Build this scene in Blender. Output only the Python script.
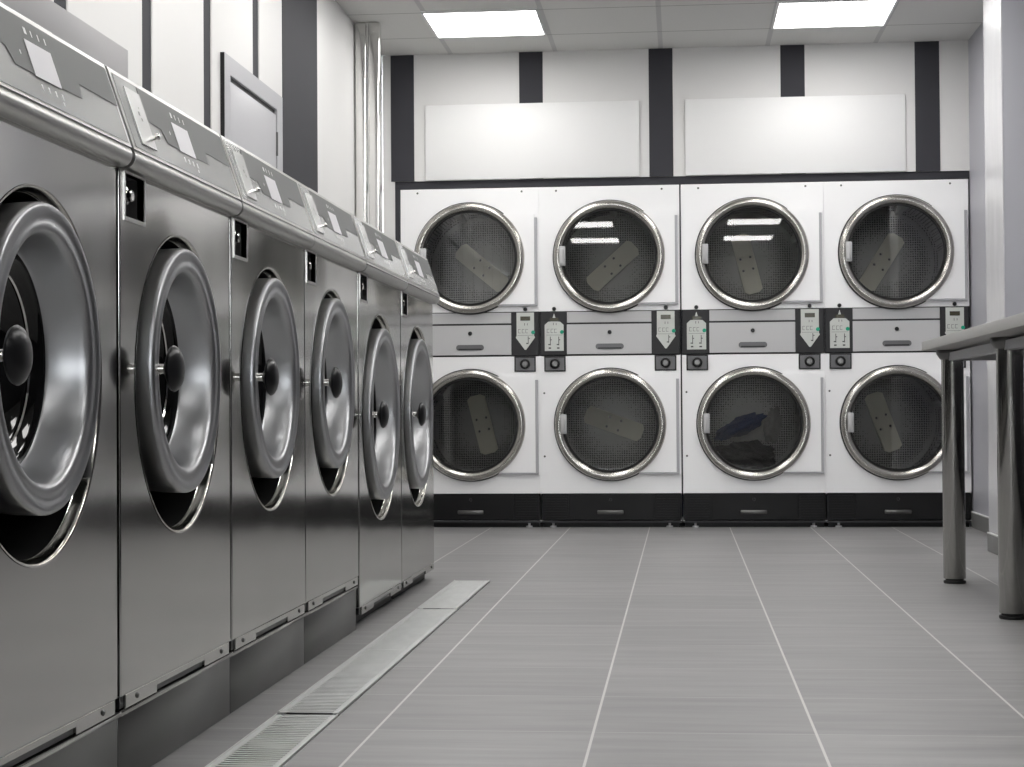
import bpy, bmesh, math, random
from mathutils import Vector, Matrix, noise
random.seed(4)
for o in list(bpy.data.objects): bpy.data.objects.remove(o)
S = bpy.context.scene
C = S.collection
PI = math.pi

# ------------------------------------------------------------------ camera
FPX, YAW, PITCH, ROLL, CAMH = 1755.23, 0.09610, 0.01684, -0.00683, 0.652
fw = Vector((-math.sin(YAW)*math.cos(PITCH), math.cos(YAW)*math.cos(PITCH), math.sin(PITCH)))
r0 = Vector((math.cos(YAW), math.sin(YAW), 0)); u0 = r0.cross(fw)
rt = r0*math.cos(ROLL)+u0*math.sin(ROLL); up = -r0*math.sin(ROLL)+u0*math.cos(ROLL)
cd = bpy.data.cameras.new('camera'); cam = bpy.data.objects.new('camera', cd); C.objects.link(cam)
cd.sensor_width = 36; cd.lens = FPX/1024*36; cd.clip_start = .05; cd.clip_end = 60
m = Matrix((rt, up, -fw)).transposed().to_4x4(); m.translation = Vector((0, 0, CAMH))
cam.matrix_world = m; S.camera = cam

# ------------------------------------------------------------------ light, exposure
LIGHT = 11.4            # strength of the ceiling panels
w = bpy.data.worlds.new('world'); S.world = w; w.use_nodes = True
w.node_tree.nodes['Background'].inputs[0].default_value = (.92, .95, 1, 1)
w.node_tree.nodes['Background'].inputs[1].default_value = 22  # fill light, enters by the added opening behind the camera
S.view_settings.view_transform = 'Standard'; S.view_settings.look = 'None'
S.view_settings.exposure = 0.0; S.view_settings.gamma = 1; S.view_settings.use_curve_mapping = False

# ------------------------------------------------------------------ materials
def newmat(name):
    mt = bpy.data.materials.new(name); mt.use_nodes = True
    nt = mt.node_tree; b = nt.nodes['Principled BSDF']
    return mt, nt, b
def lk(nt, a, b): nt.links.new(a, b)
def nd(nt, t, **k):
    n = nt.nodes.new(t)
    for a, v in k.items(): setattr(n, a, v)
    return n
def surf(name, col, rough=.5, metal=0, var=.03, scale=(6, 6, 6), bump=0, bscale=None, rvar=0, spec=None):
    """plain surface with a faint procedural mottling, brushed when scale is uneven"""
    mt, nt, b = newmat(name)
    tc = nd(nt, 'ShaderNodeTexCoord'); mp = nd(nt, 'ShaderNodeMapping'); mp.inputs['Scale'].default_value = scale
    lk(nt, tc.outputs['Object'], mp.inputs[0])
    nz = nd(nt, 'ShaderNodeTexNoise'); nz.inputs['Scale'].default_value = 1; nz.inputs['Detail'].default_value = 3
    lk(nt, mp.outputs[0], nz.inputs['Vector'])
    mx = nd(nt, 'ShaderNodeMix', data_type='RGBA')
    mx.inputs[6].default_value = (*[c*(1-var) for c in col], 1); mx.inputs[7].default_value = (*[min(1, c*(1+var)) for c in col], 1)
    lk(nt, nz.outputs[0], mx.inputs[0]); lk(nt, mx.outputs[2], b.inputs['Base Color'])
    b.inputs['Roughness'].default_value = rough; b.inputs['Metallic'].default_value = metal
    if spec is not None: b.inputs['Specular IOR Level'].default_value = spec
    if rvar:
        mr = nd(nt, 'ShaderNodeMapRange'); mr.inputs[3].default_value = rough-rvar; mr.inputs[4].default_value = rough+rvar
        lk(nt, nz.outputs[0], mr.inputs[0]); lk(nt, mr.outputs[0], b.inputs['Roughness'])
    if bump:
        n2 = nd(nt, 'ShaderNodeTexNoise'); n2.inputs['Scale'].default_value = 1; n2.inputs['Detail'].default_value = 1
        m2 = nd(nt, 'ShaderNodeMapping'); m2.inputs['Scale'].default_value = bscale or scale
        lk(nt, tc.outputs['Object'], m2.inputs[0]); lk(nt, m2.outputs[0], n2.inputs['Vector'])
        bp = nd(nt, 'ShaderNodeBump'); bp.inputs['Strength'].default_value = 1; bp.inputs['Distance'].default_value = bump
        lk(nt, n2.outputs[0], bp.inputs['Height']); lk(nt, bp.outputs[0], b.inputs['Normal'])
    return mt
M = {}
M['steel'] = surf('brushed_stainless', (.48, .475, .457), .12, 1, .04, (3, 3, 1.5), .0034, (2.2, 2.4, 2.2), .03)
M['steel_bright'] = surf('bright_stainless_cladding', (.80, .795, .78), .16, 1, .02, (3, 3, 1), .002, (3, 3, 2))
M['steel_dull'] = surf('satin_stainless', (.56, .555, .54), .30, 1, .04, (30, 2, 30))
M['steel_dark'] = surf('dark_satin_steel', (.14, .14, .137), .32, 1, .06, (2, 2, 5), .0004, (2, 2, 2))
M['chrome'] = surf('polished_chrome', (.72, .71, .69), .08, 1, .02)
M['castalu'] = surf('cast_aluminium', (.44, .445, .455), .37, 1, .05, (3, 3, 3), .0006, (9, 9, 9), .05)
M['ring'] = surf('satin_door_ring', (.46, .445, .415), .23, 1, .02, (5, 5, 5))
M['black'] = surf('black_plastic', (.009, .009, .010), .3, 0, .1, spec=.3)
M['rubber'] = surf('black_rubber', (.010, .010, .010), .55, 0, .1)
M['recess'] = surf('dark_grey_recess', (.07, .07, .07), .4, .3, .1)
M['dialgrey'] = surf('dark_grey_casting', (.13, .13, .135), .4, .2, .1)
M['legsteel'] = surf('polished_leg_steel', (.40, .395, .38), .13, 1, .02)
M['lit_side'] = surf('pale_glossy_lit_side', (.66, .66, .68), .22, 0, .02, (3, 3, 3), .003, (6, 9, 4))  # pillar side: its stronger light is put into this paler colour
M['dialface'] = surf('worn_grey_dial', (.27, .27, .27), .35, .5, .3, (60, 60, 60))
M['void'] = surf('matt_black_rubber', (.004, .004, .004), .8, 0, .1, spec=.1)
M['lip'] = surf('rolled_steel_lip', (.62, .61, .57), .16, 1, .03)
M['bglass'] = surf('black_glass', (.004, .004, .004), .05, 0, .1)
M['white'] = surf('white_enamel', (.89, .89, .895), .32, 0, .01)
M['plinth'] = surf('black_enamel', (.005, .005, .0055), .4, 0, .1, spec=.25)
M['slate'] = surf('charcoal_laminate', (.045, .045, .052), .7, 0, .04, spec=.2)
M['fgrey'] = surf('grey_enamel', (.50, .50, .505), .45, 0, .02)
M['dgrey'] = surf('dark_control_plate', (.026, .026, .028), .5, 0, .1, spec=.3)
M['plate'] = surf('printed_plate', (.55, .57, .54), .45, 0, .02)
M['mark'] = surf('printed_marks', (.06, .06, .06), .6, 0, .1)
M['lightmark'] = surf('white_print', (.85, .85, .85), .5, 0, .02)
M['green'] = surf('green_button', (.0, .33, .19), .4, 0, .05)
M['lcd'] = surf('olive_lcd', (.055, .05, .03), .25, 0, .1)
M['label'] = surf('silver_label_film', (.58, .585, .58), .20, .55, .03, (5, 2, 5))
M['dlabel'] = surf('grey_label_film', (.17, .173, .173), .5, 0, .02, (3, 2, 3), spec=.25)
M['screen'] = surf('pale_display', (.80, .78, .82), .3, 0, .04)
M['wall'] = surf('white_wall_panel', (.70, .695, .685), .55, 0, .012, (2, 2, 2))
M['wallR'] = surf('lavender_grey_paint', (.42, .42, .46), .42, 0, .02, (2, 2, 2))
M['sign'] = surf('white_sign_board', (.82, .82, .815), .45, 0, .006)
M['board'] = surf('pale_grey_board', (.47, .46, .47), .5, 0, .01)
M['cabinetgrey'] = surf('grey_painted_metal', (.42, .42, .44), .4, 0, .02)
M['table'] = surf('grey_laminate_top', (.40, .395, .385), .38, 0, .03, (3, 30, 30))
M['frame'] = surf('ceiling_light_frame', (.75, .75, .75), .4, 0, .01)
M['base'] = surf('stone_skirting', (.20, .20, .195), .5, 0, .12, (9, 9, 9))
M['caulk'] = surf('pale_caulk', (.68, .68, .68), .6, 0, .02)
M['coinplate'] = surf('bright_coin_plate', (.85, .85, .84), .22, .5, .03)
M['galv'] = surf('galvanised_steel', (.60, .61, .60), .42, .6, .12, (25, 9, 25))
M['cloth_b'] = surf('blue_cloth', (.010, .03, .11), .9, 0, .2, (20, 20, 20))
M['cloth_k'] = surf('dark_cloth', (.012, .012, .014), .9, 0, .2, (20, 20, 20))
M['cloth_w'] = surf('pale_cloth', (.18, .18, .175), .9, 0, .1, (20, 20, 20))
M['channel'] = surf('drain_channel_steel', (.05, .05, .05), .5, .3, .1)

def mk_glass():
    mt, nt, b = newmat('door_glass'); nt.nodes.remove(b)
    out = nt.nodes['Material Output']; tr = nd(nt, 'ShaderNodeBsdfTransparent'); tr.inputs[0].default_value = (.86, .86, .85, 1)
    gl = nd(nt, 'ShaderNodeBsdfGlossy'); gl.inputs['Roughness'].default_value = .015
    fr = nd(nt, 'ShaderNodeFresnel'); fr.inputs[0].default_value = 1.9
    mx = nd(nt, 'ShaderNodeMixShader')
    lk(nt, fr.outputs[0], mx.inputs[0]); lk(nt, tr.outputs[0], mx.inputs[1]); lk(nt, gl.outputs[0], mx.inputs[2]); lk(nt, mx.outputs[0], out.inputs[0])
    return mt
M['glass'] = mk_glass()
def mk_emit():
    mt, nt, b = newmat('led_diffuser'); b.inputs['Base Color'].default_value = (.9, .9, .9, 1)
    b.inputs['Emission Color'].default_value = (1, .985, .965, 1); b.inputs['Emission Strength'].default_value = LIGHT
    return mt
M['led'] = mk_emit()
def mk_perf():
    """perforated galvanised drum sheet: round holes in a square grid on drum coordinates"""
    mt, nt, b = newmat('perforated_drum')
    tc = nd(nt, 'ShaderNodeTexCoord')
    vo = nd(nt, 'ShaderNodeTexVoronoi'); vo.inputs['Scale'].default_value = 72; vo.inputs['Randomness'].default_value = .15
    lk(nt, tc.outputs['Object'], vo.inputs['Vector'])
    cr = nd(nt, 'ShaderNodeValToRGB'); cr.color_ramp.elements[0].position = .30; cr.color_ramp.elements[0].color = (.02, .02, .02, 1)
    cr.color_ramp.elements[1].position = .40; cr.color_ramp.elements[1].color = (.36, .36, .355, 1)
    lk(nt, vo.outputs['Distance'], cr.inputs[0]); lk(nt, cr.outputs[0], b.inputs['Base Color'])
    b.inputs['Metallic'].default_value = .35; b.inputs['Roughness'].default_value = .45
    return mt
M['perf'] = mk_perf()
M['drum'] = surf('galvanised_drum', (.34, .34, .335), .42, .4, .12, (8, 8, 8))
M['paddle'] = surf('drum_hub_plate', (.80, .78, .68), .45, .0, .08, (6, 6, 6))

GX, GY, T = -.18426, 8.99235, .45
def mk_floor():
    mt, nt, b = newmat('grey_porcelain_tiles')
    tc = nd(nt, 'ShaderNodeTexCoord'); sp = nd(nt, 'ShaderNodeSeparateXYZ'); lk(nt, tc.outputs['Object'], sp.inputs[0])
    def mth(op, a, b_=None, c=None):
        n = nd(nt, 'ShaderNodeMath', operation=op)
        for i, v in enumerate((a, b_, c)):
            if v is None: continue
            if isinstance(v, (int, float)): n.inputs[i].default_value = v
            else: lk(nt, v, n.inputs[i])
        return n.outputs[0]
    tx = mth('DIVIDE', mth('ADD', sp.outputs[0], 45-GX), T); ty = mth('DIVIDE', mth('ADD', sp.outputs[1], 45-GY), T)
    def line(t, hw):
        f = mth('FRACT', t); d = mth('MINIMUM', f, mth('SUBTRACT', 1, f))
        return mth('LESS_THAN', d, hw/T)
    lx = line(tx, .0028); ly = line(ty, .0026)
    cmb = nd(nt, 'ShaderNodeCombineXYZ'); lk(nt, mth('FLOOR', tx), cmb.inputs[0]); lk(nt, mth('FLOOR', ty), cmb.inputs[1])
    wn = nd(nt, 'ShaderNodeTexWhiteNoise', noise_dimensions='2D'); lk(nt, cmb.outputs[0], wn.inputs['Vector'])
    mp = nd(nt, 'ShaderNodeMapping'); mp.inputs['Scale'].default_value = (1.6, 16, 1); lk(nt, tc.outputs['Object'], mp.inputs[0])
    va = nd(nt, 'ShaderNodeVectorMath', operation='ADD'); lk(nt, mp.outputs[0], va.inputs[0])
    vs = nd(nt, 'ShaderNodeVectorMath', operation='SCALE'); vs.inputs['Scale'].default_value = 7; lk(nt, wn.outputs['Color'], vs.inputs[0]); lk(nt, vs.outputs[0], va.inputs[1])
    nz = nd(nt, 'ShaderNodeTexNoise'); nz.inputs['Scale'].default_value = 1.3; nz.inputs['Detail'].default_value = 6; nz.inputs['Roughness'].default_value = .6
    lk(nt, va.outputs[0], nz.inputs['Vector'])
    cr = nd(nt, 'ShaderNodeValToRGB'); cr.color_ramp.elements[0].position = .32; cr.color_ramp.elements[0].color = (.205, .202, .202, 1)
    cr.color_ramp.elements[1].position = .70; cr.color_ramp.elements[1].color = (.300, .296, .296, 1)
    lk(nt, nz.outputs[0], cr.inputs[0])
    mv = nd(nt, 'ShaderNodeMix', data_type='RGBA', blend_type='MULTIPLY'); mv.inputs[0].default_value = 1
    lk(nt, cr.outputs[0], mv.inputs[6])
    mr = nd(nt, 'ShaderNodeMapRange'); mr.inputs[3].default_value = .93; mr.inputs[4].default_value = 1.07; lk(nt, wn.outputs['Value'], mr.inputs[0])
    lk(nt, mr.outputs[0], mv.inputs[7])
    m1 = nd(nt, 'ShaderNodeMix', data_type='RGBA'); lk(nt, mth('MULTIPLY', ly, .6), m1.inputs[0]); lk(nt, mv.outputs[2], m1.inputs[6]); m1.inputs[7].default_value = (.42, .42, .41, 1)
    m2 = nd(nt, 'ShaderNodeMix', data_type='RGBA'); lk(nt, mth('MULTIPLY', lx, .9), m2.inputs[0]); lk(nt, m1.outputs[2], m2.inputs[6]); m2.inputs[7].default_value = (.60, .59, .57, 1)
    lk(nt, m2.outputs[2], b.inputs['Base Color'])
    r2 = nd(nt, 'ShaderNodeMapRange'); r2.inputs[3].default_value = .36; r2.inputs[4].default_value = .50; lk(nt, nz.outputs[0], r2.inputs[0]); lk(nt, r2.outputs[0], b.inputs['Roughness'])
    bp = nd(nt, 'ShaderNodeBump'); bp.inputs['Strength'].default_value = .3; bp.inputs['Distance'].default_value = .0006
    lk(nt, nz.outputs[0], bp.inputs['Height']); lk(nt, bp.outputs[0], b.inputs['Normal'])
    return mt
M['floor'] = mk_floor()
def mk_ceiling():
    mt, nt, b = newmat('suspended_ceiling_tiles')
    tc = nd(nt, 'ShaderNodeTexCoord'); sp = nd(nt, 'ShaderNodeSeparateXYZ'); lk(nt, tc.outputs['Object'], sp.inputs[0])
    def mth(op, a, b_=None):
        n = nd(nt, 'ShaderNodeMath', operation=op)
        for i, v in enumerate((a, b_)):
            if v is None: continue
            if isinstance(v, (int, float)): n.inputs[i].default_value = v
            else: lk(nt, v, n.inputs[i])
        return n.outputs[0]
    def line(s, off, hw):
        f = mth('FRACT', mth('DIVIDE', mth('ADD', s, 60-off), .6)); d = mth('MINIMUM', f, mth('SUBTRACT', 1, f))
        return mth('LESS_THAN', d, hw/.6)
    lx = line(sp.outputs[0], -.10, .013); ly = line(sp.outputs[1], 9.52, .004)
    nz = nd(nt, 'ShaderNodeTexNoise'); nz.inputs['Scale'].default_value = 90; lk(nt, tc.outputs['Object'], nz.inputs['Vector'])
    cr = nd(nt, 'ShaderNodeValToRGB'); cr.color_ramp.elements[0].color = (.63, .63, .615, 1); cr.color_ramp.elements[1].color = (.66, .66, .64, 1); lk(nt, nz.outputs[0], cr.inputs[0])
    m1 = nd(nt, 'ShaderNodeMix', data_type='RGBA'); lk(nt, lx, m1.inputs[0]); lk(nt, cr.outputs[0], m1.inputs[6]); m1.inputs[7].default_value = (.50, .50, .50, 1)
    m2 = nd(nt, 'ShaderNodeMix', data_type='RGBA'); lk(nt, ly, m2.inputs[0]); lk(nt, m1.outputs[2], m2.inputs[6]); m2.inputs[7].default_value = (.22, .22, .21, 1)
    lk(nt, m2.outputs[2], b.inputs['Base Color']); b.inputs['Roughness'].default_value = .8
    return mt
M['ceiling'] = mk_ceiling()

# ------------------------------------------------------------------ mesh helpers
class MB:
    def __init__(s): s.bm = bmesh.new()
    def box(s, x0, x1, y0, y1, z0, z1, bev=0, seg=2):
        t = bmesh.new(); bmesh.ops.create_cube(t, size=1)
        for v in t.verts: v.co = Vector(((x0+x1)/2+v.co.x*(x1-x0), (y0+y1)/2+v.co.y*(y1-y0), (z0+z1)/2+v.co.z*(z1-z0)))
        if bev: bmesh.ops.bevel(t, geom=t.edges[:], offset=bev, segments=seg, affect='EDGES', profile=.5)
        s.add(t); return s
    def add(s, t, mat=None):
        if mat is not None: t.transform(mat)
        me = bpy.data.meshes.new('t'); t.to_mesh(me); t.free(); s.bm.from_mesh(me); bpy.data.meshes.remove(me); return s
    def lathe(s, prof, center, axis='x', n=72, a0=0, a1=2*PI):
        """prof: (radius, distance along axis); axis 'x' or 'y' or 'z'"""
        bm = s.bm; c = Vector(center); full = abs(a1-a0-2*PI) < 1e-6; N = n if full else n+1
        def pt(r, h, a):
            ca, sa = math.cos(a)*r, math.sin(a)*r
            return c+(Vector((h, ca, sa)) if axis == 'x' else Vector((ca, h, sa)) if axis == 'y' else Vector((ca, sa, h)))
        rows = []
        for r, h in prof:
            rows.append([bm.verts.new(pt(0, h, 0))] if r < 1e-7 else [bm.verts.new(pt(r, h, a0+(a1-a0)*i/n)) for i in range(N)])
        for A, B in zip(rows, rows[1:]):
            for i in range(n):
                j = (i+1) % N if full else i+1
                if len(A) == 1 and len(B) == 1: continue
                if len(A) == 1: bm.faces.new((A[0], B[i], B[j]))
                elif len(B) == 1: bm.faces.new((A[i], B[0], A[j]))
                else: bm.faces.new((A[i], B[i], B[j], A[j]))
        return s
    def prism(s, pts, axis, h0, h1, holes=()):
        """2D outline (with holes) extruded along axis; 2D coords are the other two axes in order"""
        t = bmesh.new()
        def P(a, b, h): return Vector((h, a, b)) if axis == 'x' else Vector((a, h, b)) if axis == 'y' else Vector((a, b, h))
        es = []
        for lp in [pts, *holes]:
            vs = [t.verts.new(P(a, b, h0)) for a, b in lp]
            es += [t.edges.new((vs[i], vs[(i+1) % len(vs)])) for i in range(len(vs))]
        if holes: bmesh.ops.triangle_fill(t, edges=es, use_beauty=True)
        else: t.faces.new(t.verts[:])
        r = bmesh.ops.extrude_face_region(t, geom=t.faces[:])
        d = P(0, 0, h1-h0)
        for e in r['geom']:
            if isinstance(e, bmesh.types.BMVert): e.co += d
        s.add(t); return s
    def ruled(s, prof, y0, y1):
        """closed x-z profile extruded along y"""
        return s.prism([(x, z) for x, z in prof], 'y', y0, y1)
    def build(s, name, mat, parent=None, angle=32, fix=True):
        bm = s.bm
        if fix: bmesh.ops.recalc_face_normals(bm, faces=bm.faces[:])
        for f in bm.faces: f.smooth = True
        for e in bm.edges:
            e.smooth = len(e.link_faces) == 2 and e.calc_face_angle(0) < math.radians(angle)
        me = bpy.data.meshes.new(name); bm.to_mesh(me); bm.free(); me.materials.append(M[mat])
        o = bpy.data.objects.new(name, me); C.objects.link(o)
        if parent: o.parent = parent
        return o
def circ(cx, cz, r, n=72): return [(cx+math.cos(2*PI*i/n)*r, cz+math.sin(2*PI*i/n)*r) for i in range(n)]
def tag(o, label, cat, group=None, kind=None):
    o['label'] = label; o['category'] = cat
    if group: o['group'] = group
    if kind: o['kind'] = kind
    return o
def thing(name, loc, label, cat, group=None):
    o = bpy.data.objects.new(name, None); C.objects.link(o); o.location = loc; o.empty_display_size = .1
    return tag(o, label, cat, group)
def struct(o): o['kind'] = 'structure'; return o
def dup(root, loc, label):
    r = root.copy(); C.objects.link(r); r.location = loc; r['label'] = label
    for ch in list(root.children):
        c = ch.copy(); C.objects.link(c); c.parent = r
        for g in ch.children:
            d = g.copy(); C.objects.link(d); d.parent = c
    return r

# ------------------------------------------------------------------ the room
D = 9.966; H = 2.715; XL = -1.70; XR = 1.611; XP = 1.415; YB = -3.6; XRR = 2.0
CX0, CX1, CY0, CY1 = -.885, -.742, 1.75, 6.775        # drain trough in the floor
f = MB()
for x0, x1, y0, y1 in ((XL, CX0, YB, 11), (CX1, XRR, YB, 11), (CX0, CX1, YB, CY0), (CX0, CX1, CY1, 11)):
    f.box(x0, x1, y0, y1, -.10, 0)
struct(f.build('floor', 'floor'))
b = MB(); b.box(CX0, CX1, CY0, CY1, -.10, -.06); b.box(CX0, CX0+.003, CY0, CY1, -.06, -.008); b.box(CX1-.003, CX1, CY0, CY1, -.06, -.008)
struct(b.build('trim_5', 'channel'))
struct(MB().box(XL-.1, XRR+.1, YB, 11, H, H+.1).build('ceiling', 'ceiling'))

# back bulkhead wall above the dryers, with dark stripes
b = MB(); b.box(XL, XR, D, D+.12, 1.987, H); b.box(XL, -1.630, D, D+.12, 0, 1.987)
wb = struct(b.build('wall_back', 'wall'))
for i, x in enumerate((-1.583, -.84, -.1015, .639, 1.383)):
    struct(MB().box(x-.0675, x+.0675, D-.004, D, 1.987, H, .001, 1).build('dark_stripe', 'slate', wb))
b = MB(); b.box(-1.632, XR, D+.008, D+.10, 1.943, 1.987, .002); b.box(-1.632, -1.606, D+.01, D+.10, 0, 1.943, .002)
struct(b.build('trim_1', 'slate'))
struct(MB().box(XL, XR, 10.95, 11, 0, H).build('wall_rear_of_dryers', 'slate'))

# left wall: white panels standing proud of dark channels
b = MB()
gaps = [4.70-.74*i for i in range(11)][::-1]+[5.49, 6.215, 6.945]
edges = [YB]
for g in gaps: edges += [g-.055, g+.055]
edges.append(7.41)
for a, c in zip(edges[0::2], edges[1::2]):
    if c > a: b.box(XL-.05, XL, a, c, 0, H, .002, 1)
b.box(XL-.05, XL, 8.14, D, 0, H, .002, 1)
wl = struct(b.build('wall_left', 'wall'))
struct(MB().box(XL-.12, XL-.006, YB, 7.41, 0, H).build('wall_recess', 'slate', wl))
struct(MB().box(XL-.05, XL+.002, 7.412, 8.138, 0, H, .002, 1).build('dark_wall_panel', 'slate', wl))
for x0, x1, lb_ in ((-1.701+.005, -1.634, 'tall vertical stainless duct at the left wall corner, the left one'), (-1.624, -1.562, 'tall vertical stainless duct at the left wall corner, the right one')):
    tag(MB().box(x0, x1, 9.08, 9.135, 0, H, .012, 4).build('vent_duct', 'steel_bright'), lb_, 'duct', 'stainless ducts in the corner')

# right wall, step and pillar
wr = struct(MB().box(XR, XR+.12, 8.3, 11, 0, H).build('wall_right', 'wallR'))
struct(MB().box(XP, XRR+.1, 7.85, 8.3, 0, H, .004).build('wall_pillar', 'wallR'))
struct(MB().box(XRR, XRR+.1, YB, 7.85, 0, H).build('wall_right_front', 'slate'))
WX0, WX1, WZ0, WZ1 = -1.5, 1.8, 1.18, 2.02  # unseen opening, added to throw fill daylight on the dryer fronts
b = MB(); b.prism([(XL-.1, 0), (XRR+.1, 0), (XRR+.1, H), (XL-.1, H)], 'y', YB-.1, YB, [[(WX0, WZ0), (WX1, WZ0), (WX1, WZ1), (WX0, WZ1)]])
struct(b.build('wall_front', 'wall'))
wn = MB()
for x0, x1, z0, z1 in ((WX0, WX1, WZ0, WZ0+.05), (WX0, WX1, WZ1-.05, WZ1), (WX0, WX0+.05, WZ0, WZ1), (WX1-.05, WX1, WZ0, WZ1), (.12, .18, WZ0, WZ1)): wn.box(x0, x1, YB-.08, YB-.03, z0, z1, .003, 1)
wn = struct(wn.build('fill_window_1', 'frame'))
struct(MB().box(WX0+.05, WX1-.05, YB-.06, YB-.055, WZ0+.05, WZ1-.05).build('fill_window_pane', 'glass', wn))
struct(MB().box(XP-.004, XP, 7.852, 8.298, .09, H, .001, 1).build('pillar_lit_side', 'lit_side', bpy.data.objects['wall_pillar']))  # lit side of the pillar, painted lighter than its front
def skirt(n, x, y0, y1):
    o = struct(MB().box(x-.012, x, y0, y1, 0, .082, .001).build('baseboard_'+n, 'base'))
    struct(MB().box(x-.014, x, y0, y1, .082, .088).build('caulk_line', 'caulk', o))
skirt('right', XR, 8.3, D-.001); 
o = struct(MB().box(XP-.012, XP, 7.838, 8.3, 0, .082, .001).box(XP, XRR, 7.838, 7.85, 0, .082, .001).build('baseboard_pillar', 'base'))
struct(MB().box(XP-.014, XP, 7.836, 8.3, .082, .088).box(XP, XRR, 7.836, 7.85, .082, .088).build('caulk_line', 'caulk', o))

# blank white sign boards over the dryers
sl = ['blank white sign board on the back wall, the left one, above the left dryers', 'blank white sign board on the back wall, the right one, above the right dryers']
for (x0, x1), lb in zip(((-1.449, -.226), (.035, 1.259)), sl):
    tag(MB().box(x0, x1, D-.016, D-.004, 1.989, 2.420, .002).build('sign_board', 'sign'), lb, 'sign', 'blank white signs over the dryers')

# ceiling lights; in-between unseen rows are added to lift the lower dryers
lx = (-1.013, .798); ly = (9.18, 8.02, 6.82, 5.62, 4.42, 3.22, .82, -.98)
first = None
rown = ['in the row next to the back wall', 'added fill row, second from the back wall', 'third row from the back wall', 'added fill row, fourth from the back wall', 'fifth row from the back wall', 'added fill row, sixth from the back wall', 'seventh row from the back wall', 'eighth row from the back wall']
for j, y in enumerate(ly):
    for i, x in enumerate(lx):
        lb = 'square white LED ceiling panel, %s, %s' % (rown[j], 'on the left' if i == 0 else 'on the right')
        if first is None:
            first = thing('ceiling_light', (x, y, H-.012), lb, 'ceiling light', 'LED panels in the ceiling')
            MB().prism([(-.3, -.3), (.3, -.3), (.3, .3), (-.3, .3)], 'z', 0, .0115, [[(-.288, -.288), (.288, -.288), (.288, .288), (-.288, .288)]]).build('frame', 'frame', first)
            MB().box(-.288, .288, -.288, .288, .004, .0115).build('diffuser', 'led', first)
        else: dup(first, (x, y, H-.012), lb)

# access panel on the left wall
t = thing('access_panel', (XL, 6.86, 1.29), 'grey metal access panel with a hinged door on the left wall above the washers', 'wall cabinet')
fr = MB().prism([(-.47, 0), (.485, 0), (.485, .715), (-.47, .715)], 'x', 0, .016, [[(-.385, .07), (.385, .07), (.385, .645), (-.385, .645)]]).build('frame', 'cabinetgrey', t)
MB().box(.0, .004, -.395, .395, .06, .65).build('back_plate', 'black', t)
MB().box(0, .0155, -.4725, -.4702, 0, .715).build('dark_edge_strip', 'black', t)  # black strip down the near edge of the frame
dd = MB().box(.004, .014, -.378, .370, .076, .622, .002).build('door', 'cabinetgrey', t)
for z in (.16, .50): MB().lathe([(0, -.05), (.006, -.05), (.006, .05), (0, .05)], (.015, .378, z), 'z', 12).build('hinge', 'steel_dark', dd)

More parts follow.
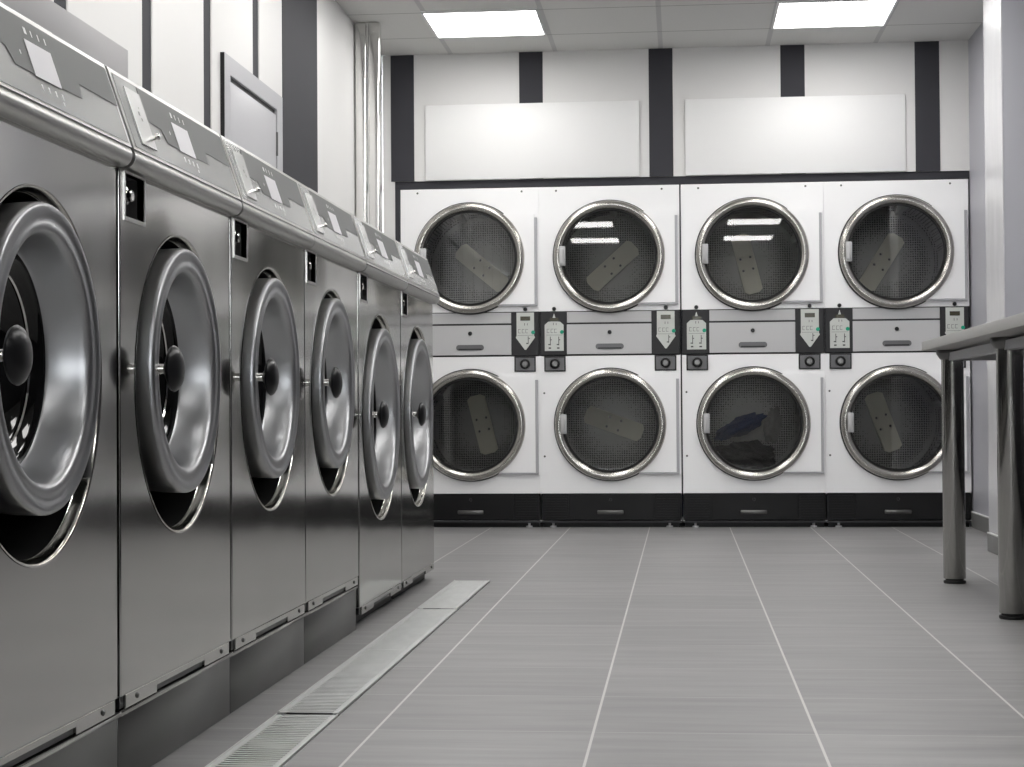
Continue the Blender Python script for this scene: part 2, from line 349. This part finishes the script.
# ------------------------------------------------------------------ washers
def washer(name, loc, label, W, zb, R, zc, DR, dz, big=False):
    """local frame: x=0 front panel plane (+x to the aisle), y=0 centre, z up"""
    t = thing(name, loc, label, 'washing machine', 'front loading washers along the left wall')
    h = W/2
    # cabinet behind the panel: open at the front so that the door well is hollow
    b = MB()
    for x0, x1, y0, y1, z0, z1 in ((-.70, -.02, -h+.004, -h+.012, zb, 1.25), (-.70, -.02, h-.012, h-.004, zb, 1.25), (-.70, -.69, -h+.004, h-.004, zb, 1.25), (-.70, -.02, -h+.004, h-.004, zb, zb+.01)):
        b.box(x0, x1, y0, y1, z0, z1)
    b.build('cabinet', 'steel_dark', t)
    # front panel with round opening and lock recess
    ry0, ry1, rz0, rz1 = -h+.028, -h+.146, 1.006, 1.083
    if not big: ry1 = -h+.138
    rec = [(ry0, rz0), (ry1, rz0), (ry1, rz1), (ry0, rz1)]
    b = MB(); e = .003
    bmw = b.bm
    top = 1.092
    outer = [(-h, zb+.022), (h, zb+.022), (h, top), (-h, top)]
    tmp = MB(); tmp.prism([(-h+e, zb+.022+e), (h-e, zb+.022+e), (h-e, top), (-h+e, top)], 'x', -.012, 0, [circ(0, zc, R, 96), rec])
    b.add(tmp.bm)
    # rolled vertical edges
    for s in (-1, 1):
        b.lathe([(e, zb+.024), (e, top)], (-e, s*(h-e), 0), 'z', 8, 0 if s > 0 else -PI/2, PI/2 if s > 0 else 0)
    fp = b.build('front_panel', 'steel', t, 40)
    # rolled trim of the round opening
    MB().lathe([(R+.002, .0012), (R-.001, .0010), (R-.0035, -.001), (R-.005, -.005), (R-.0052, -.006), (R-.0065, -.016), (R-.010, -.020)], (0, 0, zc), 'x', 96).build('opening_trim', 'lip', t, 40)
    MB().lathe([(R-.009, -.018), (R-.016, -.050), (R-.030, -.14), (.05, -.15)], (0, 0, zc), 'x', 64).build('door_well', 'void', t)
    # lock recess
    d = .05; b = MB()
    b.box(-d, -d+.002, ry0, ry1, rz0, rz1); b.box(-d, -.001, ry0-.002, ry0, rz0, rz1); b.box(-d, -.001, ry1, ry1+.002, rz0, rz1); b.box(-d, -.001, ry0, ry1, rz1, rz1+.002); b.box(-d, -.001, ry0, ry1, rz0-.002, rz0)
    lr = b.build('lock_recess', 'recess', t)
    fw_ = .007
    MB().prism([(ry0-fw_, rz0-fw_), (ry1+fw_, rz0-fw_), (ry1+fw_, rz1+fw_), (ry0-fw_, rz1+fw_)], 'x', 0, .0022, [rec]).build('recess_bezel', 'steel_dull', lr)
    ly_ = ry0+.034
    MB().lathe([(0, .004), (.009, .004), (.011, .002), (.011, -.004), (.016, -.006), (.016, -.05), (0, -.05)], (0, ly_, (rz0+rz1)/2+.002), 'x', 24).build('key_lock', 'chrome', lr)
    # bottom flange with notch and screws
    b = MB(); z0, z1 = zb, zb+.022
    b.box(-.004, .002, -h+.022, -.17, z0, z1+.003, .001, 1); b.box(-.004, .002, -.17, .16, z0+.013, z1+.003, .001, 1); b.box(-.004, .002, .16, h-.022, z0, z1+.003, .001, 1)
    kf = b.build('bottom_flange', 'steel', t)
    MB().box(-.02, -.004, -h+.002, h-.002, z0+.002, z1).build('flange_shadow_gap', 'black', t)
    for y in (-h+.085, h-.085):
        MB().lathe([(0, .005), (.004, .0048), (.006, .002), (.006, 0)], (0, y, zb+.014), 'x', 16).build('screw', 'steel_dark', kf)
    # door
    s = DR
    prof = [(s-.012, -.085), (s-.004, -.060), (s-.001, -.030), (s, .008), (s, .010), (s-.0004, .0125), (s-.0020, .0160), (s-.0045, .0180), (s-.0065, .0186), (s-.0080, .0187), (s-.0165, .0190), (s-.0195, .0170), (s-.0300, .0160), (s-.0320, .0172), (s-.0400, .0165), (s-.0440, .0150), (s-.0475, .0110), (s-.0500, .0050), (s-.0525, -.004), (s-.060, -.050), (s-.066, -.056)]
    dr = MB().lathe(prof, (0, 0, dz), 'x', 96).build('door', 'castalu', t, 50)
    g = s-.066
    MB().lathe([(g+.001, -.054), (g-.008, -.058), (g-.014, -.062), (g-.018, -.070), (g-.030, -.074), (g-.034, -.079)], (0, 0, dz), 'x', 72).build('door_gasket', 'bglass', dr, 50)
    MB().lathe([(g-.034, -.078), (g-.050, -.094), (g-.090, -.108), (0, -.116)], (0, 0, dz), 'x', 64).build('door_glass', 'bglass', dr, 60)
    MB().lathe([(g-.026, -.071), (g-.028, -.0685), (g-.030, -.071)], (0, 0, dz), 'x', 72).build('glass_retaining_ring', 'chrome', dr, 80)
    ky = -(s-.022)
    MB().lathe([(0, .040), (.0095, .040), (.0095, .019), (.0125, .018), (.0125, .013)], (0, ky, dz-.002), 'x', 20).build('handle_stem', 'chrome', dr)
    kp = [(.009, .033), (.013, .0345), (.019, .0395), (.032, .0425), (.0405, .0465), (.043, .0510), (.040, .056), (.031, .062), (.018, .066), (0, .0675)]
    MB().lathe(kp, (0, ky, dz-.002), 'x', 40).build('handle_knob', 'black', dr, 50)
    for k in (-1, 1):
        a = math.asin(.155/ (R-.012)); yy = math.cos(a)*(R-.022)
        MB().box(-.035, .006, yy-.030, yy+.004, zc+.012+k*.155-.022, zc+.012+k*.155+.022, .005).build('hinge', 'black', dr)
    # console
    y0, y1 = -h-.002, h+.002
    prof = [(-.70, 1.093), (-.006, 1.093), (.012, 1.115), (.0275, 1.1205), (-.020, 1.262), (-.0225, 1.2675), (-.028, 1.270), (-.70, 1.270)]
    cs = MB().ruled(prof, y0, y1).build('console', 'steel_dull', t)
    # rolled bumper under the console
    n = 14; cxr, czr, rr = .0085, 1.107, .0205
    arc = [(cxr+rr*math.cos(a), czr+rr*math.sin(a)) for a in [math.radians(-100+i*(165)/n) for i in range(n+1)]]
    MB().ruled([(-.010, 1.088)]+arc+[(-.010, 1.122)], y0+.0015, y1-.0015).build('console_bumper', 'steel_dull', cs, 30)
    if big: MB().box(.020, .0305, y0, y1, 1.1085, 1.1105).build('bumper_seam', 'black', cs)
    # printed face, laid on the slope
    sl = Vector((-.0475, 0, .1415)).normalized(); nn = Vector((.1415, 0, .0475)).normalized(); P0 = Vector((.0275, 0, 1.1205))
    def face(pts, lift, name, mat, thick=.0004):
        bm_ = bmesh.new()
        A = [bm_.verts.new(P0+sl*v+Vector((0, -h+u*W/.765, 0))+nn*lift) for u, v in pts]
        bm_.faces.new(A); r = bmesh.ops.extrude_face_region(bm_, geom=bm_.faces[:])
        for q in r['geom']:
            if isinstance(q, bmesh.types.BMVert): q.co += nn*thick
        mb = MB(); mb.add(bm_); return mb.build(name, mat, cs)
    face([(.012, .006), (.755, .006), (.755, .146), (.012, .146)], .0005, 'label_film', 'label')
    face([(.150, .078), (.235, .076), (.255, .050), (.550, .050), (.556, .077), (.755, .075), (.755, .144), (.150, .144)], .0016, 'dark_label_band', 'dlabel')
    face([(.333, .047), (.448, .047), (.448, .107), (.333, .107)], .0026, 'display', 'screen')
    face([(.055, .018), (.145, .018), (.145, .128), (.055, .128)], .0015, 'coin_plate', 'coinplate', .0025)
    bmk = MB()
    def strokes(lst, name, mat, lift=.0028):
        mb = MB()
        for u0_, v0_, u1_, v1_ in lst:
            bm_ = bmesh.new(); A = [bm_.verts.new(P0+sl*v+Vector((0, -h+u*W/.765, 0))+nn*lift) for u, v in ((u0_, v0_), (u1_, v0_), (u1_, v1_), (u0_, v1_))]
            bm_.faces.new(A); mb.add(bm_)
        return mb.build(name, mat, cs)
    strokes([(.345+.030*k, .118, .350+.030*k+(.006 if k == 0 else 0), .129) for k in range(4)]+[(.345+.030*k, .026, .352+.030*k, .036) for k in range(4)]+[(.430, .016, .436, .022)]+[(.292, .074, .297, .081)], 'printed_marks', 'lightmark')
    strokes([(.092, .078, .102, .086), (.100, .068, .108, .074), (.104, .092, .108, .096)], 'coin_slots', 'mark', .0046)
    # coin handle
    hp = MB()
    q = P0+sl*.036+Vector((0, -h+.118, 0))
    bm_ = bmesh.new(); bmesh.ops.create_cone(bm_, segments=14, radius1=.004, radius2=.004, depth=.018, cap_ends=True)
    rot = Vector((0, 0, 1)).rotation_difference(nn).to_matrix().to_4x4()
    hp.add(bm_, Matrix.Translation(q+nn*.009) @ rot)
    bm_ = bmesh.new(); bmesh.ops.create_uvsphere(bm_, u_segments=16, v_segments=10, radius=.009)
    hp.add(bm_, Matrix.Translation(q+nn*.018) @ rot @ Matrix.Diagonal((.7, 1, .5, 1)))
    hp.build('coin_knob', 'chrome', cs)
    # white strip painted as the light reflected on the console's top bevel
    MB().box(-.34, -.032, -h+.215, -h+.525, 1.270, 1.2745, .001).build('bevel_highlight', 'white', t)
    if big:
        MB().box(-.68, -.035, -h+.02, h-.02, .0, zb, .002).build('base_frame', 'rubber', t)
    return t
XF = -.98
small = dict(W=.750, zb=.136, R=.291, zc=.714, DR=.240, dz=.740)
L = ['stainless steel front load washer nearest the camera, cut off by the left edge',
     'stainless steel front load washer second from the left edge, on the raised base',
     'stainless steel front load washer third from the left edge, on the raised base',
     'stainless steel washer at the far end of the raised base, before the floor-standing pair']
cy = (2.607, 3.375, 4.140, 4.895)
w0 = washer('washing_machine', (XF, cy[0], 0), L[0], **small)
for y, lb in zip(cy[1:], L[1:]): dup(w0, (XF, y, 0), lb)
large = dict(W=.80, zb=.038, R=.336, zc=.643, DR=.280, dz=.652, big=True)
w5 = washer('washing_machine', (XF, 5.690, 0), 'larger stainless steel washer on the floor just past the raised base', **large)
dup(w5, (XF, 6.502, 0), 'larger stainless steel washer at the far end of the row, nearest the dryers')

# steel bases under the four raised washers
bl = ['under the washer cut off by the left edge', 'under the second washer from the left', 'under the third washer from the left', 'under the last of the raised washers']
for i, y in enumerate(cy):
    h_ = .380
    y0 = y-h_ if i else y-.38; y1 = (cy[i+1]-h_-.002) if i < 3 else 5.245
    t = thing('washer_base', (XF-.35, (y0+y1)/2, 0), 'low dark grey steel base '+bl[i], 'machine base', 'steel bases under the raised washers')
    hh = (y1-y0)/2
    MB().box(-.35, .346, -hh, hh, 0, .126, .003).build('plinth_box', 'steel_dark', t)
    MB().box(-.35, .352, -hh, hh, .126, .1345, .0015).build('top_lip', 'steel', t)

# blank grey board on top of the near washers
tag(MB().box(-1.125, -1.10, 2.235, 3.425, 1.271, 1.386, .002).build('grey_board', 'board'), 'long blank pale grey board standing on top of the nearest washers', 'sign')

# ------------------------------------------------------------------ drain grates
def grate(y0, y1, lab, lift):
    t = thing('drain_grate', ((CX0+CX1)/2, (y0+y1)/2, 0), lab, 'drain grate', 'slotted drain grates along the washers')
    L_ = y1-y0; hw = (CX1-CX0)/2-.003; b = MB()
    z0, z1 = -.004+lift, .001+lift
    for s in (-1, 1):
        b.box(s*hw-(.016 if s > 0 else 0), s*hw+(.016 if s < 0 else 0), -L_/2, L_/2, z0, z1, .0008, 1)
        b.box(s*hw-(.003 if s > 0 else 0), s*hw+(.003 if s < 0 else 0), -L_/2, L_/2, z1, z1+.002)
    n = int(L_/.0195)
    for i in range(n+1):
        y = -L_/2+.005+i*(L_-.01)/n
        b.box(-hw+.012, hw-.012, y-.0040, y+.0040, z1-.0016, z1, .0005, 1)
    for yy in (-L_/4, 0, L_/4): b.box(-hw+.002, hw-.002, yy-.003, yy+.003, z0-.02, z1-.0016)
    return t, b.build('bar_panel', 'galv', t)
grate(1.76, 2.745, 'galvanised slotted floor drain grate below the bottom edge of the photo', 0)
grate(2.750, 3.758, 'galvanised slotted drain grate nearest the camera, cut by the bottom edge', 0)
grate(3.778, 4.786, 'galvanised slotted drain grate in the floor beside the third washer', .002)
grate(4.790, 5.790, 'galvanised slotted drain grate in the floor beside the end of the raised base', .002)
grate(5.812, 6.770, 'galvanised slotted drain grate farthest from the camera, lit brightest', .003)

# ------------------------------------------------------------------ dryers
def arrow_pts(kind):
    # label plates: house shaped (up) and shield shaped (down); local to panel centre, height .256 band
    if kind == 'up': return [(-.054, -.108), (.054, -.108), (.054, .040), (.034, .058), (.014, .060), (0, .106), (-.014, .060), (-.034, .058), (-.054, .040)]
    return [(-.050, .112), (.050, .112), (.050, -.020), (.055, -.030), (.004, -.100), (-.004, -.100), (-.055, -.030), (-.050, -.020)]
def dryer(loc, label, ang, cloths=False):
    t = thing('stacked_dryer', loc, label, 'tumble dryer', 'stacked white tumble dryers along the back wall')
    h = .3985; RH = .268
    b = MB(); b.box(-h, -h+.006, .004, .80, .03, 1.935); b.box(h-.006, h, .004, .80, .03, 1.935); b.box(-h, h, .004, .80, 1.93, 1.938); b.box(-h, h, .79, .80, .03, 1.935); b.box(-h, h, .02, .79, 1.09, 1.11)
    b.build('cabinet', 'white', t)
    def front(z0, z1, zc):
        p_ = MB(); p_.prism([(-h, z0), (h, z0), (h, z1), (-h, z1)], 'y', -.002, .012, [circ(.0005, zc, RH, 80)]); return p_.build('front_panel', 'white', t)
    zu, zl = 1.538, .584
    for nm, z0, z1, zc, a in (('upper', 1.230, 1.939, zu, ang[0]), ('lower', .194, .974, zl, ang[1])):
        fpn = front(z0, z1, zc)
        for x, z in ((-.30, z1-.022), (.30, z1-.022)):
            MB().lathe([(0, -.005), (.004, -.0045), (.006, -.002)], (x, 0, z) if nm == 'upper' else (-.375 if x < 0 else -.375, 0, zc+(.18 if x < 0 else -.18)), 'y', 10).build('screw', 'steel_dark', fpn)
        # drum
        Z = lambda p_, zz=zc: p_
        dm = MB(); n = 64
        dm.lathe([(RH+.004, .012), (RH+.006, .05), (.335, .06), (.335, .66), (.31, .69)], (-.006, 0, zc), 'y', n)
        d_ = dm.build('drum', 'perf' , t, 50)
        MB().lathe([(.312, .688), (.22, .680), (0, .672)], (-.006, 0, zc), 'y', n).build('drum_back', 'perf', d_, 50)
        if a is not None:
            # hub plate with four bolt holes, turned with the drum
            ar = math.radians(a); ca, sa = math.cos(ar), math.sin(ar)
            def rp(u, v): return (-.006+u*ca+v*sa, zc-u*sa+v*ca)
            out = [(-.055, -.165), (-.030, -.182), (.030, -.182), (.055, -.165), (.055, .165), (.030, .182), (-.030, .182), (-.055, .165)]
            holes = [[(cx_+math.cos(q)*.0085, cz_+math.sin(q)*.0085) for q in [2*PI*k/12 for k in range(12)]] for cx_, cz_ in ((-.030, .036), (.030, .036), (-.030, -.036), (.030, -.036))]
            pl_ = MB().prism([rp(*q) for q in out], 'y', .645, .668, [[rp(*q) for q in hh] for hh in holes]).build('hub_plate', 'paddle', d_)
            for cx_, cz_ in ((-.030, .036), (.030, .036), (-.030, -.036), (.030, -.036)):
                px_, pz_ = rp(cx_, cz_)
                bmk = MB().lathe([(0, .662), (.0055, .662), (.0055, .671)], (px_, 0, pz_), 'y', 6).build('bolt', 'steel_dark', d_)
        # lifters on the drum wall
        for k in range(3):
            q = math.radians((a or 20)+40+120*k); cx_, cz_ = math.cos(q)*.315-.006, math.sin(q)*.315+zc
            bm_ = bmesh.new(); bmesh.ops.create_cube(bm_, size=1); bmesh.ops.bevel(bm_, geom=bm_.edges[:], offset=.12, segments=2, affect='EDGES')
            MB().add(bm_, Matrix.Translation((cx_, .37, cz_)) @ Matrix.Rotation(-q, 4, 'Y') @ Matrix.Diagonal((.05, .56, .035, 1))).build('drum_lifter', 'drum', d_)
        # door: rolled ring, glass, white hinge plate, hinge strip, latch
        O = (.0005, 0, zc)
        ring = [(.296, -.004), (.314, -.008), (.3165, -.020), (.315, -.032), (.308, -.042), (.297, -.047), (.286, -.046), (.277, -.041), (.2715, -.033), (.2695, -.022), (.268, -.010)]
        dr = MB().lathe(ring, O, 'y', 96).build('door', 'ring', t, 60)
        MB().lathe([(.3225, -.002), (.3215, -.014), (.315, -.020)], O, 'y', 96, math.radians(52), math.radians(306)).build('door_seal', 'rubber', dr, 60)
        MB().lathe([(.2705, -.024), (.262, -.026), (.259, -.020), (.258, -.012)], O, 'y', 96).build('inner_gasket', 'rubber', dr, 60)
        MB().lathe([(.262, -.0205), (.20, -.02054), (.10, -.02057), (0, -.0206)], O, 'y', 64).build('door_glass', 'glass', dr, 60)
        ztop, zbot = (.247, -.266) if nm == 'upper' else (.276, -.271)
        rr = .300; a1 = math.asin(ztop/rr); a2 = math.asin(zbot/rr)
        arc = [(.0005+rr*math.cos(a2+(a1-a2)*i/28), zc+rr*math.sin(a2+(a1-a2)*i/28)) for i in range(29)]
        MB().prism(arc+[(.372, zc+ztop), (.372, zc+zbot)], 'y', -.026, -.0025).build('hinge_plate', 'white', dr)
        MB().box(.372, .388, -.022, -.0025, zc+zbot-.004, zc+ztop-.02, .0015, 1).box(.16, .388, -.024, -.0025, zc+zbot-.011, zc+zbot-.0005, .001, 1).build('hinge_strip_and_shadow', 'cabinetgrey', dr)  # lower bar is the shadow under the plate, painted grey
        MB().box(-.281, -.247, -.052, -.022, zc-.052, zc+.058, .003).box(-.277, -.257, -.066, -.05, zc-.040, zc+.046, .004).build('door_latch', 'fgrey', dr)
    # control band
    MB().box(-h, h, .001, .03, .976, 1.230, .001, 1).build('fascia_frame', 'dgrey', t)
    MB().box(-.248, .236, -.003, .001, 1.164, 1.225, .001, 1).build('upper_fascia_strip', 'fgrey', t)
    ld = MB().box(-.248, .236, -.006, .001, .984, 1.154, .0015, 1).build('lint_drawer', 'fgrey', t)
    hw_ = .080; sx = -.001; sz = 1.027
    cap = [(sx+(hw_-.016)+.016*math.cos(a), sz+.016*math.sin(a)) for a in [math.radians(-90+i*18) for i in range(11)]]+[(sx-(hw_-.016)-.016*math.cos(a), sz-.016*math.sin(a)) for a in [math.radians(-90+i*18) for i in range(11)]]
    MB().prism(cap, 'y', -.0095, -.006).build('drawer_pull', 'dialgrey', ld)
    MB().box(sx-.066, sx+.066, -.0105, -.0094, sz-.013, sz-.006, .0005, 1).build('pull_lip', 'dgrey', ld)
    MB().lathe([(0, -.013), (.010, -.012), (.012, -.006)], (sx, 0, 1.108), 'y', 18).build('drawer_lock', 'black', ld)
    for cx_, kind in ((-.316, 'up'), (.317, 'down')):
        x0, x1 = (cx_-.079, cx_+.073) if kind == 'up' else (cx_-.078, cx_+.075)
        cp = MB().box(x0, x1, -.007, .001, .979, 1.227, .002, 1).build('control_panel', 'dgrey', t)
        cz_ = 1.112
        MB().prism([(cx_+a, cz_+c) for a, c in arrow_pts(kind)], 'y', -.0095, -.007).build('instruction_plate', 'plate', cp)
        ddx = -.004; 
        if kind == 'up': MB().box(cx_-.024, cx_+.026, -.0115, -.0092, cz_+.060, cz_+.080, .0006, 1).build('display', 'lcd', cp)
        else: MB().box(cx_-.028, cx_+.028, -.0115, -.0092, cz_+.066, cz_+.090, .0006, 1).build('display', 'lcd', cp)
        bx = cx_+.044
        MB().lathe([(0, -.0135), (.009, -.0132), (.011, -.0095)], (bx, 0, cz_-.001), 'y', 18).build('start_button', 'green', cp)
        mk = MB()
        def st(x, z, w_, h__): mk.box(cx_+x-w_/2, cx_+x+w_/2, -.0100, -.0094, cz_+z-h__/2, cz_+z+h__/2)
        for q in (-.034, -.012, .008):                    # row of small pictograms
            st(q, .016, .014, .002); st(q, -.004, .014, .002); st(q-.006, .006, .002, .018)
        st(-.004, .045, .003, .014); st(.012, .045, .003, .012); st(0, -.018, .09, .0015)
        if kind == 'up':
            for q in (-.022, .026):
                st(q, -.052, .004, .05); st(q-.006, -.072, .012, .006); st(q+.005, -.045, .006, .005); st(q-.003, -.092, .014, .008)
        else:
            st(.016, -.046, .004, .045); st(.010, -.064, .010, .006); st(.022, -.036, .006, .006)
        mk.build('printed_pictograms', 'mark', cp)
        MB().lathe([(0, -.016), (.008, -.0155), (.0115, -.010), (.0115, 0)], (cx_+.0, 0, 1.243), 'y', 16).build('round_stud', 'black', t)
        # coin dial box
        bz0, bz1 = (.886, .974); bx0, bx1 = (cx_-.058, cx_+.064) if kind == 'up' else (cx_-.064, cx_+.058)
        cb = MB().box(bx0, bx1, -.010, .001, bz0, bz1, .002, 1).build('coin_box', 'dgrey', t)
        mz = (bz0+bz1)/2; mx_ = (bx0+bx1)/2
        MB().prism([(bx0+.008, bz0+.008), (bx1-.008, bz0+.008), (bx1-.008, bz1-.008), (bx0+.008, bz1-.008)], 'y', -.0115, -.010, [circ(mx_, mz, .030, 24)]).build('dial_frame', 'dialgrey', cb)
        MB().lathe([(.029, -.010), (.028, -.016), (.019, -.018), (.018, -.014)], (mx_, 0, mz), 'y', 28).build('dial_ring', 'black', cb)
        MB().lathe([(0, -.022), (.013, -.0215), (.016, -.018), (.016, -.012)], (mx_, 0, mz), 'y', 20).box(mx_-.003, mx_+.003, -.026, -.021, mz-.012, mz+.012, .001, 1).build('coin_knob', 'dialface', cb)
    # black base: drawer with handle, louvred vents, rail, feet
    MB().box(-h, h, .004, .05, .040, .192).build('base_frame', 'plinth', t)
    bd = MB().box(-.238, .244, -.005, .004, .046, .190, .002, 1).build('base_drawer', 'plinth', t)
    MB().box(-.078, .070, -.014, -.005, .076, .098, .004).build('drawer_handle', 'steel_dark', bd)
    MB().lathe([(0, -.008), (.008, -.0078), (.009, -.005)], (-.003, 0, .158), 'y', 14).build('drawer_lock', 'black', bd)
    for x0, x1 in ((-h+.004, -.242), (.248, h-.004)):
        b = MB(); b.box(x0, x1, 0, .004, .046, .190)
        for k in range(9): b.box(x0+.008, x1-.008, -.0035, 0, .056+k*.0145, .062+k*.0145)
        b.build('vent_grille', 'plinth', t)
    MB().box(-h, h, -.002, .03, .026, .036, .001, 1).build('base_rail', 'dgrey', t)
    MB().box(-h+.01, h-.01, .03, .06, 0.0, .030).build('toe_board', 'plinth', t)
    for x in (-.33, .33):
        MB().lathe([(0, .0), (.018, 0), (.018, .008), (.007, .010), (.007, .03)], (x, .02, 0), 'z', 14).build('levelling_foot', 'cabinetgrey', t)
    return t
xs = (-1.1985, -.4000, .4015, 1.2010)
dryer((xs[0]-.0, D, 0), 'white stacked tumble dryer at the left end of the row, partly behind the washers', (-50, -14))
dryer((xs[1]-.001, D, 0), 'white stacked tumble dryer second from the left, ending at the wide dark gap', (48, -70))
dryer((xs[2]+.003, D, 0), 'white stacked tumble dryer third from the left, laundry in its lower drum', (-14, None))
dryer((xs[3]+.0015, D, 0), 'white stacked tumble dryer at the right end, partly behind the table leg', (32, -20))

# laundry in the lower drum of the third dryer
def cloth(name, mat, loc, sc, rot, seed, label):
    bm = bmesh.new(); bmesh.ops.create_icosphere(bm, subdivisions=5, radius=1)
    for v in bm.verts:
        p_ = v.co.copy(); n_ = noise.fractal(p_*1.6+Vector((seed, 0, 0)), 1, 2, 4)+.35*abs(noise.noise(p_*5+Vector((0, seed, 0))))
        v.co = p_*(1+.38*n_)
    for v in bm.verts: v.co = Matrix.Rotation(rot, 3, 'Y') @ Vector((v.co.x*sc[0], v.co.y*sc[1], v.co.z*sc[2]))
    zmin = min(v.co.z for v in bm.verts)
    mb = MB(); mb.add(bm); o = mb.build(name, mat, None, 80); o.location = loc
    return tag(o, label, 'laundry', 'laundry in the third dryer')
dx = .403-.006
cloth('garment', 'cloth_k', (dx-.03, D+.34, .385), (.17, .17, .085), .1, 3, 'dark crumpled garment at the bottom of the lower drum of the third dryer')
cloth('garment', 'cloth_b', (dx-.06, D+.30, .565), (.13, .09, .045), -.45, 7, 'blue crumpled garment behind the lower glass door of the third dryer')
cloth('garment', 'cloth_w', (dx+.13, D+.34, .565), (.045, .06, .10), .15, 11, 'pale crumpled garment right of the blue one in the third dryer')

# ------------------------------------------------------------------ folding table
t = thing('folding_table', (1.33, 5.62, 0), 'long grey folding table on round stainless legs at the right edge', 'table')
X0, X1, Y0, Y1 = .915-1.33, 1.745-1.33, 4.15-5.62, 6.82-5.62
MB().box(X0, X1, Y0, Y1, .878, .913, .002).build('tabletop', 'table', t)
b = MB(); 
for xx in (1.02-1.33, 1.64-1.33): b.box(xx-.018, xx+.018, Y0+.1, Y1-.1, .838, .868)
for yy in (6.76-5.62, 5.67-5.62, 4.58-5.62): b.box(1.02-1.33, 1.64-1.33, yy-.018, yy+.018, .838, .868)
b.build('apron_frame', 'cabinetgrey', t)
for xs_, ys_ in ((1.020, 6.755), (1.024, 5.615), (1.028, 4.47), (1.645, 6.755), (1.655, 5.615), (1.665, 4.47)):
    for xx, yy in ((xs_-1.33, ys_-5.62),):
        lg = MB().lathe([(0, .018), (.040, .018), (.0415, .020), (.0415, .862), (0, .862)], (xx, yy, 0), 'z', 48).build('leg', 'legsteel', t, 40)
        MB().lathe([(0, 0), (.040, 0), (.0415, .003), (.0415, .010), (.034, .012), (.034, .018), (0, .018)], (xx, yy, 0), 'z', 32).build('foot', 'rubber', lg)
        MB().lathe([(.0415, .842), (.047, .846), (.058, .862), (.060, .870), (.060, .878), (0, .878)], (xx, yy, 0), 'z', 40).build('mounting_flange', 'steel_dark', lg)
